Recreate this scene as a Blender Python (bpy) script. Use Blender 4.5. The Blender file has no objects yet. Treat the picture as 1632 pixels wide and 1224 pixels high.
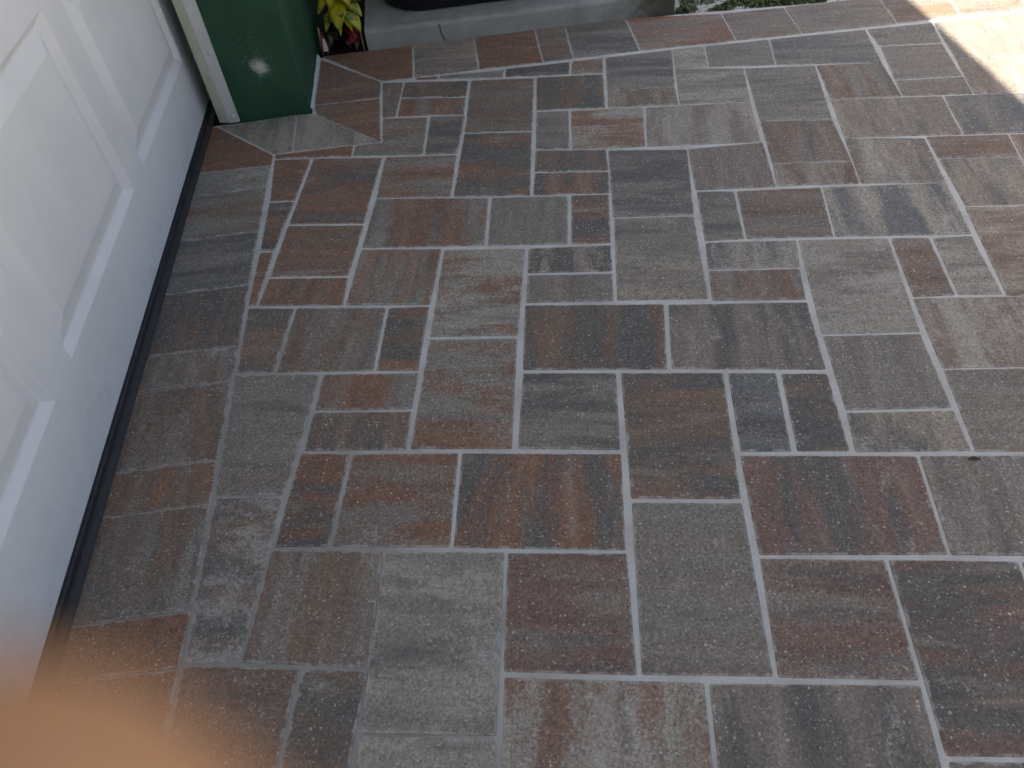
import bpy, math, random
from mathutils import Vector, Matrix

scene = bpy.context.scene
col = scene.collection
R = math.radians
random.seed(11)

# ------------------------------------------------------------------ camera
cam_d = bpy.data.cameras.new('camera')
cam = bpy.data.objects.new('camera', cam_d)
col.objects.link(cam)
CR = Vector((0.99059967, -0.11328631, -0.07667148))
CU = Vector((0.13556714, 0.73815665, 0.66086785))
CF = Vector((0.01827172, 0.66504961, -0.74657563))
CP = Vector((0.62986174, -0.71321448, 0.961775))
cam.matrix_world = Matrix(((CR.x, CU.x, -CF.x, CP.x), (CR.y, CU.y, -CF.y, CP.y), (CR.z, CU.z, -CF.z, CP.z), (0, 0, 0, 1)))
cam_d.sensor_width = 36
cam_d.lens = 1226 / 1632 * 36
cam_d.clip_start = 0.002
cam_d.clip_end = 500
cam_d.dof.use_dof = True
cam_d.dof.focus_distance = 1.35
cam_d.dof.aperture_fstop = 8.5
scene.camera = cam

# ------------------------------------------------------------------ sky, sun, exposure
SUN_EL, SUN_AZ = R(67.2), R(-92)          # azimuth from +Y towards +X; the sun stands behind the house
world = bpy.data.worlds.new('World')
scene.world = world
world.use_nodes = True
wn = world.node_tree
sky = wn.nodes.new('ShaderNodeTexSky')
sky.sky_type = 'NISHITA'
sky.sun_disc = False
sky.sun_elevation = SUN_EL
sky.sun_rotation = SUN_AZ
sky.air_density = 1.0
sky.dust_density = 6
sky.ozone_density = 0
bg = wn.nodes['Background']
bg.inputs[1].default_value = 0.052
wn.links.new(sky.outputs[0], bg.inputs[0])
sun_d = bpy.data.lights.new('sun', 'SUN')
sun_d.energy = 4.0
sun_d.angle = R(0.53)
sun_d.color = (1.0, 0.91, 0.78)
sun = bpy.data.objects.new('sun', sun_d)
col.objects.link(sun)
sd = Vector((math.sin(SUN_AZ) * math.cos(SUN_EL), math.cos(SUN_AZ) * math.cos(SUN_EL), math.sin(SUN_EL)))
sun.rotation_euler = sd.to_track_quat('Z', 'Y').to_euler()
sun.location = sd * 20
scene.view_settings.view_transform = 'Standard'
scene.view_settings.look = 'None'
scene.view_settings.gamma = 1
scene.view_settings.exposure = 2.08
scene.view_settings.use_curve_mapping = False

# ------------------------------------------------------------------ helpers
def link(name, mesh, parent=None):
    o = bpy.data.objects.new(name, mesh)
    col.objects.link(o)
    if parent is not None:
        o.parent = parent
    return o

def tag(o, label=None, cat=None, group=None, kind=None):
    if label: o['label'] = label
    if cat: o['category'] = cat
    if group: o['group'] = group
    if kind: o['kind'] = kind
    return o

class MB:
    """collects vertices and faces of one mesh"""
    def __init__(self):
        self.v, self.f = [], []
    def add(self, vs, fs):
        n = len(self.v)
        self.v += [tuple(p) for p in vs]
        self.f += [tuple(i + n for i in f) for f in fs]
        return self
    def box(self, x0, x1, y0, y1, z0, z1):
        return self.add([(x0,y0,z0),(x1,y0,z0),(x1,y1,z0),(x0,y1,z0),(x0,y0,z1),(x1,y0,z1),(x1,y1,z1),(x0,y1,z1)],
                        [(3,2,1,0),(4,5,6,7),(0,1,5,4),(1,2,6,5),(2,3,7,6),(3,0,4,7)])
    def prism_y(self, prof, y0, y1):
        """closed (x,z) profile swept along y"""
        n = len(prof)
        vs = [(x, y0, z) for x, z in prof] + [(x, y1, z) for x, z in prof]
        fs = [(i, (i+1) % n, (i+1) % n + n, i + n) for i in range(n)]
        fs += [tuple(range(n-1, -1, -1)), tuple(range(n, 2*n))]
        return self.add(vs, fs)
    def prism_z(self, prof, z0, z1):
        n = len(prof)
        vs = [(x, y, z0) for x, y in prof] + [(x, y, z1) for x, y in prof]
        fs = [(i, (i+1) % n, (i+1) % n + n, i + n) for i in range(n)]
        fs += [tuple(range(n-1, -1, -1)), tuple(range(n, 2*n))]
        return self.add(vs, fs)
    def tube(self, pts, rad, n=8):
        pts = [Vector(p) for p in pts]
        if not isinstance(rad, (list, tuple)): rad = [rad] * len(pts)
        vs, fs = [], []
        for i, p in enumerate(pts):
            t = (pts[min(i+1, len(pts)-1)] - pts[max(i-1, 0)]).normalized()
            a = t.orthogonal().normalized() if abs(t.z) > .9 else t.cross(Vector((0,0,1))).normalized()
            b = t.cross(a)
            for k in range(n):
                w = 2*math.pi*k/n
                vs.append(p + rad[i]*(math.cos(w)*a + math.sin(w)*b))
        for i in range(len(pts)-1):
            for k in range(n):
                fs.append((i*n+k, i*n+(k+1) % n, (i+1)*n+(k+1) % n, (i+1)*n+k))
        fs += [tuple(range(n-1, -1, -1)), tuple(range((len(pts)-1)*n, len(pts)*n))]
        return self.add(vs, fs)
    def build(self, name, mat, parent=None, smooth=False, fix=True):
        me = bpy.data.meshes.new(name)
        me.from_pydata(self.v, [], self.f)
        if fix:
            import bmesh
            bm = bmesh.new(); bm.from_mesh(me)
            bmesh.ops.recalc_face_normals(bm, faces=bm.faces)
            bm.to_mesh(me); bm.free()
        if mat: me.materials.append(mat)
        if smooth:
            for p in me.polygons: p.use_smooth = True
        return link(name, me, parent)

def bevel(o, w, seg=2):
    m = o.modifiers.new('bevel', 'BEVEL'); m.width = w; m.segments = seg; m.limit_method = 'ANGLE'; m.angle_limit = R(40)
    return o

class NT:
    """short-hand for node trees"""
    def __init__(self, name, rough=0.7, spec=0.5):
        self.m = bpy.data.materials.new(name); self.m.use_nodes = True
        self.t = self.m.node_tree
        self.p = self.t.nodes['Principled BSDF']
        self.p.inputs['Roughness'].default_value = rough
        self.p.inputs['Specular IOR Level'].default_value = spec
    def n(self, typ, **kw):
        nd = self.t.nodes.new('ShaderNode' + typ)
        for k, v in kw.items(): setattr(nd, k, v)
        return nd
    def l(self, a, b): self.t.links.new(a, b)
    def put(self, sock, v):
        if hasattr(v, 'links'): self.l(v, sock)
        elif isinstance(v, (tuple, list)) and len(v) == 3 and sock.type == 'RGBA': sock.default_value = (*v, 1)
        else: sock.default_value = v
    def coord(self, which='Object'): return self.n('TexCoord').outputs[which]
    def mapv(self, v, scale=(1,1,1), loc=(0,0,0)):
        m = self.n('Mapping'); self.l(v, m.inputs[0]); self.put(m.inputs['Scale'], scale); self.put(m.inputs['Location'], loc)
        return m.outputs[0]
    def noise(self, v, scale, detail=3, rough=.55, dist=0.0, out='Fac'):
        m = self.n('TexNoise'); self.l(v, m.inputs['Vector'])
        m.inputs['Scale'].default_value = scale; m.inputs['Detail'].default_value = detail
        m.inputs['Roughness'].default_value = rough; m.inputs['Distortion'].default_value = dist
        return m.outputs[out]
    def vor(self, v, scale, rand=1.0):
        m = self.n('TexVoronoi'); self.l(v, m.inputs['Vector']); m.inputs['Scale'].default_value = scale
        m.inputs['Randomness'].default_value = rand
        return m
    def math(self, op, a, b=0.0, clamp=False):
        m = self.n('Math', operation=op, use_clamp=clamp); self.put(m.inputs[0], a); self.put(m.inputs[1], b)
        return m.outputs[0]
    def rng(self, v, a, b, c=0.0, d=1.0, smooth=True):
        m = self.n('MapRange'); m.interpolation_type = 'SMOOTHSTEP' if smooth else 'LINEAR'
        self.put(m.inputs[0], v); self.put(m.inputs[1], a); self.put(m.inputs[2], b); self.put(m.inputs[3], c); self.put(m.inputs[4], d)
        return m.outputs[0]
    def mix(self, f, a, b, mode='MIX'):
        m = self.n('Mix', data_type='RGBA', blend_type=mode)
        self.put(m.inputs[0], f); self.put(m.inputs[6], a); self.put(m.inputs[7], b)
        return m.outputs[2]
    def oattr(self, name, out='Fac'):
        a = self.n('Attribute'); a.attribute_type = 'OBJECT'; a.attribute_name = name
        return a.outputs[out]
    def gattr(self, name, out='Fac'):
        a = self.n('Attribute'); a.attribute_type = 'GEOMETRY'; a.attribute_name = name
        return a.outputs[out]
    def bump(self, h, strength=.3, dist=.001):
        b = self.n('Bump'); b.inputs['Strength'].default_value = strength; b.inputs['Distance'].default_value = dist
        self.l(h, b.inputs['Height']); self.l(b.outputs[0], self.p.inputs['Normal'])
    def colour(self, c): self.put(self.p.inputs['Base Color'], c)

# ------------------------------------------------------------------ materials
SAND = (0.46, 0.455, 0.44)
def mat_paver():
    k = NT('concrete_paver', .62, .45)
    oi = k.n('ObjectInfo')
    sh = k.n('VectorMath', operation='SCALE'); sh.inputs[0].default_value = (37.0, 91.0, 53.0)
    k.l(oi.outputs['Random'], sh.inputs['Scale'])
    ad = k.n('VectorMath', operation='ADD'); k.l(k.coord(), ad.inputs[0]); k.l(sh.outputs[0], ad.inputs[1])
    P = ad.outputs[0]
    base, acc, dust = k.oattr('base_colour', 'Color'), k.oattr('streak_colour', 'Color'), k.oattr('dust')
    mott = k.noise(P, 42, 5, .72)
    g1 = k.noise(P, 270, 4, .85)
    gr = k.math('ADD', k.math('MULTIPLY', k.math('SUBTRACT', mott, .5), .30), k.math('MULTIPLY', k.math('SUBTRACT', g1, .5), .46))
    st1 = k.noise(k.mapv(P, (4, 21, 1)), 1.0, 3, .55, .15)
    st2 = k.noise(k.mapv(P, (5, 30, 1), (3.1, 9.7, 0)), 1.0, 3, .55, .15)
    st3 = k.noise(k.mapv(P, (6, 55, 1), (7.1, 1.7, 0)), 1.0, 3, .6, .15)
    c = k.mix(k.rng(k.math('ADD', st1, gr), .40, .62), base, acc)
    c = k.mix(k.rng(k.math('ADD', st2, gr), .55, .74, 0, .66), c, (0.071, 0.069, 0.070))
    c = k.mix(k.rng(k.math('ADD', st2, gr), .44, .25, 0, .60), c, (0.280, 0.232, 0.190))
    c = k.mix(1.0, c, k.rng(k.math('ADD', st3, gr), .30, .70, .84, 1.15, False), 'MULTIPLY')
    # mottled grain of the cast surface and a thin film of dust
    c = k.mix(1.0, c, k.rng(g1, .32, .70, .50, 1.55, False), 'MULTIPLY')
    c = k.mix(k.math('ADD', k.rng(mott, .3, .7, .04, .18), k.math('MULTIPLY', dust, .16)), c, (0.255, 0.230, 0.205))
    # pale mineral bloom in ragged patches
    dn = k.math('ADD', k.math('MULTIPLY', k.noise(k.mapv(P, (9, 17, 1), (8, 2, 0)), 1.0, 5, .65, .2), .62), k.math('MULTIPLY', k.noise(P, 150, 4, .85), .38))
    lim = k.rng(dust, 0, 1, .61, .475, False)
    df = k.rng(dn, lim, k.math('ADD', lim, .10), 0, .70)
    c = k.mix(df, c, (0.36, 0.335, 0.305))
    # light aggregate specks
    vg = k.vor(P, 340)
    sg = k.n('SeparateColor'); k.l(vg.outputs['Color'], sg.inputs[0])
    c = k.mix(1.0, c, k.rng(sg.outputs[2], 0, 1, .74, 1.26, False), 'MULTIPLY')
    clump = k.rng(k.noise(P, 48, 4, .7), .34, .62, .35, 1.0)
    warp = k.n('VectorMath', operation='MULTIPLY_ADD')
    k.l(k.noise(P, 260, 2, .6, 0, 'Color'), warp.inputs[0]); warp.inputs[1].default_value = (.004, .004, 0); k.l(P, warp.inputs[2])
    for sc, keep, big, amt, cc in ((165, .55, .36, .95, (0.56, 0.51, 0.45)), (290, .42, .42, .85, (0.50, 0.455, 0.40)), (520, .30, .46, .50, (0.42, 0.38, 0.34))):
        v = k.vor(warp.outputs[0], sc)
        sp = k.n('SeparateColor'); k.l(v.outputs['Color'], sp.inputs[0])
        rad = k.rng(sp.outputs[0], keep, 1.0, 0.0, big, False)
        s = k.rng(k.math('SUBTRACT', rad, v.outputs['Distance']), 0.0, .09)
        s = k.math('MULTIPLY', k.math('MULTIPLY', s, k.rng(sp.outputs[1], 0, 1, .45, 1.0, False)), clump)
        c = k.mix(k.math('MULTIPLY', s, amt), c, cc)
    v3 = k.vor(P, 160)
    sp3 = k.n('SeparateColor'); k.l(v3.outputs['Color'], sp3.inputs[0])
    s3 = k.math('LESS_THAN', v3.outputs['Distance'], k.rng(sp3.outputs[2], .955, 1.0, 0.0, .24, False))
    c = k.mix(k.math('MULTIPLY', s3, .8), c, (0.03, 0.028, 0.026))
    # joint sand swept over the rims
    ed = k.gattr('edge')
    en = k.math('ADD', k.noise(P, 60, 4, .7), k.math('MULTIPLY', k.noise(P, 420, 3, .8), .35))
    ef = k.rng(k.math('ADD', k.math('MULTIPLY', ed, .62), en), 1.16, 1.44, 0, .7)
    c = k.mix(ef, c, SAND)
    k.colour(c)
    k.l(k.rng(g1, .3, .7, .50, .78, False), k.p.inputs['Roughness'])
    h = k.math('ADD', k.math('MULTIPLY', g1, .7), k.math('MULTIPLY', k.noise(P, 900, 2, .7), .5))
    h = k.math('ADD', h, k.math('MULTIPLY', mott, .8))
    k.bump(h, .7, .0014)
    return k.m

def mat_sand():
    k = NT('joint_sand', .85, .3)
    P = k.coord()
    a, b = k.noise(P, 14, 4, .6), k.noise(P, 700, 3, .8)
    c = k.mix(k.rng(a, .35, .7), (0.56, 0.56, 0.545), (0.46, 0.45, 0.43))
    c = k.mix(1.0, c, k.rng(b, .25, .75, .72, 1.2, False), 'MULTIPLY')
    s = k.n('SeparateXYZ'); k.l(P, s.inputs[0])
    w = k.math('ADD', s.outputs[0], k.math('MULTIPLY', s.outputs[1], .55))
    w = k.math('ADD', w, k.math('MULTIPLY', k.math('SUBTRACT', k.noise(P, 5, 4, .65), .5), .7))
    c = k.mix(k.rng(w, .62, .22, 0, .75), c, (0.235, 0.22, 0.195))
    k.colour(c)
    k.bump(b, .6, .001)
    return k.m

def mat_plain(name, c, rough=.5, spec=.5, var=.12, scale=30, bump=0.0, bscale=400):
    k = NT(name, rough, spec)
    P = k.coord()
    a = k.noise(P, scale, 4, .65)
    k.colour(k.mix(1.0, tuple(c), k.rng(a, .25, .75, 1-var, 1+var, False), 'MULTIPLY'))
    if bump: k.bump(k.noise(P, bscale, 3, .7), bump, .001)
    return k.m

def mat_door():
    k = NT('door_enamel', .42, .5)
    P = k.coord()
    grain = k.noise(k.mapv(P, (1, .10, 1)), 420, 3, .7)
    a = k.noise(P, 5, 4, .6)
    c = k.mix(k.rng(a, .35, .75), (0.80, 0.80, 0.79), (0.74, 0.745, 0.74))
    sp = k.vor(P, 60)
    s = k.n('SeparateColor'); k.l(sp.outputs['Color'], s.inputs[0])
    dirt = k.math('LESS_THAN', sp.outputs['Distance'], k.rng(s.outputs[0], .90, 1, 0, .10, False))
    c = k.mix(k.math('MULTIPLY', dirt, .35), c, (0.30, 0.27, 0.24))
    # splashed grime near the foot of the door
    z = k.n('SeparateXYZ'); k.l(P, z.inputs[0])
    g = k.math('MULTIPLY', k.rng(z.outputs[2], .16, .02), k.rng(k.noise(P, 38, 5, .7), .50, .72))
    c = k.mix(k.math('MULTIPLY', g, .22), c, (0.36, 0.33, 0.29))
    k.colour(c)
    k.bump(grain, .22, .0006)
    return k.m

def mat_wall():
    k = NT('green_wall_paint', .55, .45)
    P = k.coord()
    a = k.noise(P, 9, 5, .65)
    c = k.mix(k.rng(a, .3, .72), (0.014, 0.062, 0.030), (0.024, 0.088, 0.044))
    # splash of old white mortar low on the reveal
    d = k.n('VectorMath', operation='DISTANCE'); k.l(P, d.inputs[0]); d.inputs[1].default_value = (0.166, 1.1518, 0.130)
    n1, n2 = k.noise(P, 70, 5, .75), k.noise(P, 210, 4, .8)
    nn = k.math('ADD', k.math('MULTIPLY', n1, .6), k.math('MULTIPLY', n2, .4))
    core = k.rng(k.math('ADD', d.outputs['Value'], k.math('MULTIPLY', k.math('SUBTRACT', nn, .5), .06)), .027, .004)
    d2 = k.n('VectorMath', operation='DISTANCE'); k.l(P, d2.inputs[0]); d2.inputs[1].default_value = (0.158, 1.1518, 0.150)
    halo = k.math('MULTIPLY', k.rng(k.math('ADD', d2.outputs['Value'], k.math('MULTIPLY', k.math('SUBTRACT', k.noise(P, 26, 3, .6), .5), .14)), .085, .01), k.rng(n2, .53, .68))
    c = k.mix(k.math('MULTIPLY', halo, .62), c, (0.40, 0.42, 0.39))
    c = k.mix(k.math('MULTIPLY', core, .85), c, (0.62, 0.62, 0.58))
    k.colour(c)
    h = k.math('ADD', k.noise(k.mapv(P, (6, 6, 45)), 1.0, 4, .6), k.math('MULTIPLY', k.noise(P, 160, 4, .7), .6))
    k.bump(h, .5, .003)
    return k.m

def mat_concrete():
    k = NT('slab_concrete', .7, .5)
    P = k.coord()
    a, b = k.noise(P, 16, 5, .65), k.noise(P, 260, 4, .75)
    c = k.mix(k.rng(a, .3, .72), (0.33, 0.335, 0.32), (0.25, 0.255, 0.235))
    c = k.mix(1.0, c, k.rng(b, .25, .75, .82, 1.16, False), 'MULTIPLY')
    # algae on the end of the front face
    s = k.n('SeparateXYZ'); k.l(P, s.inputs[0])
    w = k.math('ADD', s.outputs[0], k.math('MULTIPLY', k.math('SUBTRACT', k.noise(P, 34, 5, .7), .5), .22))
    c = k.mix(k.rng(w, 1.06, 1.24, 0, .88), c, (0.045, 0.042, 0.018))
    drip = k.math('MULTIPLY', k.rng(k.noise(k.mapv(P, (26, 3, 3)), 1.0, 4, .7), .52, .68), k.rng(s.outputs[0], .82, 1.1))
    c = k.mix(k.math('MULTIPLY', drip, .45), c, (0.09, 0.085, 0.07))
    k.colour(c)
    k.bump(k.math('ADD', b, a), .35, .002)
    return k.m

def mat_gravel():
    k = NT('white_shell_gravel', .85, .3)
    P = k.coord()
    v = k.vor(P, 150)
    s = k.n('SeparateColor'); k.l(v.outputs['Color'], s.inputs[0])
    c = k.mix(k.rng(s.outputs[0], 0, 1), (0.42, 0.42, 0.41), (0.64, 0.64, 0.63))
    c = k.mix(k.rng(k.noise(P, 11, 4, .6), .55, .75, 0, .55), c, (0.28, 0.26, 0.22))
    k.colour(c)
    k.bump(v.outputs['Distance'], .8, .004)
    return k.m

def mat_leaf(name, ca, cb, cc):
    """variegated leaf: veins and blotches between two colours with some of a third"""
    k = NT(name, .42, .5)
    P = k.coord()
    f = k.math('ADD', k.noise(k.mapv(P, (22, 60, 22)), 1.0, 3, .6), k.math('MULTIPLY', k.noise(P, 70, 3, .7), .4))
    c = k.mix(k.rng(f, .60, .78), ca, cb)
    c = k.mix(k.rng(k.noise(P, 45, 2, .6), .60, .68), c, cc)
    k.colour(c)
    k.p.inputs['Transmission Weight'].default_value = 0.0
    return k.m

def mat_skin():
    k = NT('skin', .5, .4)
    P = k.coord()
    a = k.noise(P, 90, 4, .6)
    k.colour(k.mix(k.rng(a, .3, .7), (0.42, 0.225, 0.11), (0.35, 0.16, 0.07)))
    k.p.inputs['Subsurface Weight'].default_value = .25
    k.p.inputs['Subsurface Radius'].default_value = (.01, .004, .002)
    k.p.inputs['Subsurface Scale'].default_value = .5
    k.bump(k.noise(P, 900, 2, .6), .2, .0004)
    return k.m

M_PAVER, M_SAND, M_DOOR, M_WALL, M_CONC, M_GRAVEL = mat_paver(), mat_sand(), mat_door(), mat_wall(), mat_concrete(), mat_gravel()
M_RUBBER = mat_plain('black_rubber', (0.026, 0.026, 0.028), .5, .5, .3, 60, .3, 300)
M_TRIM = mat_plain('white_vinyl', (0.60, 0.61, 0.58), .4, .5, .06, 20)
M_FLANGE = mat_plain('aged_vinyl', (0.52, 0.51, 0.40), .45, .5, .10, 25)
M_BLACK = mat_plain('black_plastic', (0.008, 0.008, 0.009), .45, .4, .2, 40)
M_DARK = mat_plain('dark_gap', (0.006, 0.006, 0.006), .9, .1)
M_SOIL_SHADE = mat_plain('dark_soil_and_gap_shade', (0.018, 0.014, 0.010), .95, .15, .5, 120, .8, 200)  # soil colour, also used as painted shade on the garage floor
M_MORTAR = mat_plain('white_mortar', (0.55, 0.56, 0.55), .9, .2, .2, 90, .6, 300)
M_ROOF = mat_plain('brown_shingle', (0.12, 0.10, 0.085), .9, .3, .3, 40)
M_SOFFIT = mat_plain('white_soffit', (0.65, 0.65, 0.63), .6, .4, .05, 8)
M_YLEAF = mat_leaf('yellow_leaf', (0.46, 0.38, 0.008), (0.32, 0.27, 0.012), (0.05, 0.06, 0.012))
M_GLEAF = mat_leaf('striped_leaf', (0.08, 0.15, 0.015), (0.46, 0.40, 0.03), (0.03, 0.07, 0.012))
M_RLEAF = mat_leaf('red_leaf', (0.24, 0.008, 0.008), (0.12, 0.006, 0.006), (0.12, 0.05, 0.012))
M_DLEAF = mat_leaf('dark_leaf', (0.030, 0.020, 0.010), (0.060, 0.035, 0.012), (0.02, 0.03, 0.01))
M_STEM = mat_plain('stem_bark', (0.30, 0.20, 0.10), .8, .3, .2, 90)
M_TAG = mat_plain('white_tag', (0.72, 0.74, 0.76), .45, .5, .05, 60)
M_WEED = mat_leaf('weed_leaf', (0.045, 0.075, 0.018), (0.075, 0.10, 0.028), (0.05, 0.05, 0.02))
M_DEAD = mat_plain('dead_leaf', (0.07, 0.055, 0.02), .8, .3, .3, 200)
M_SKIN = mat_skin()

# ------------------------------------------------------------------ the setting: ground, patio with its pavers
g = MB(); g.add([(-150,-150,-.012),(150,-150,-.012),(150,150,-.012),(-150,150,-.012)], [(0,1,2,3)])
tag(g.build('ground', M_GRAVEL), kind='structure')

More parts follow.
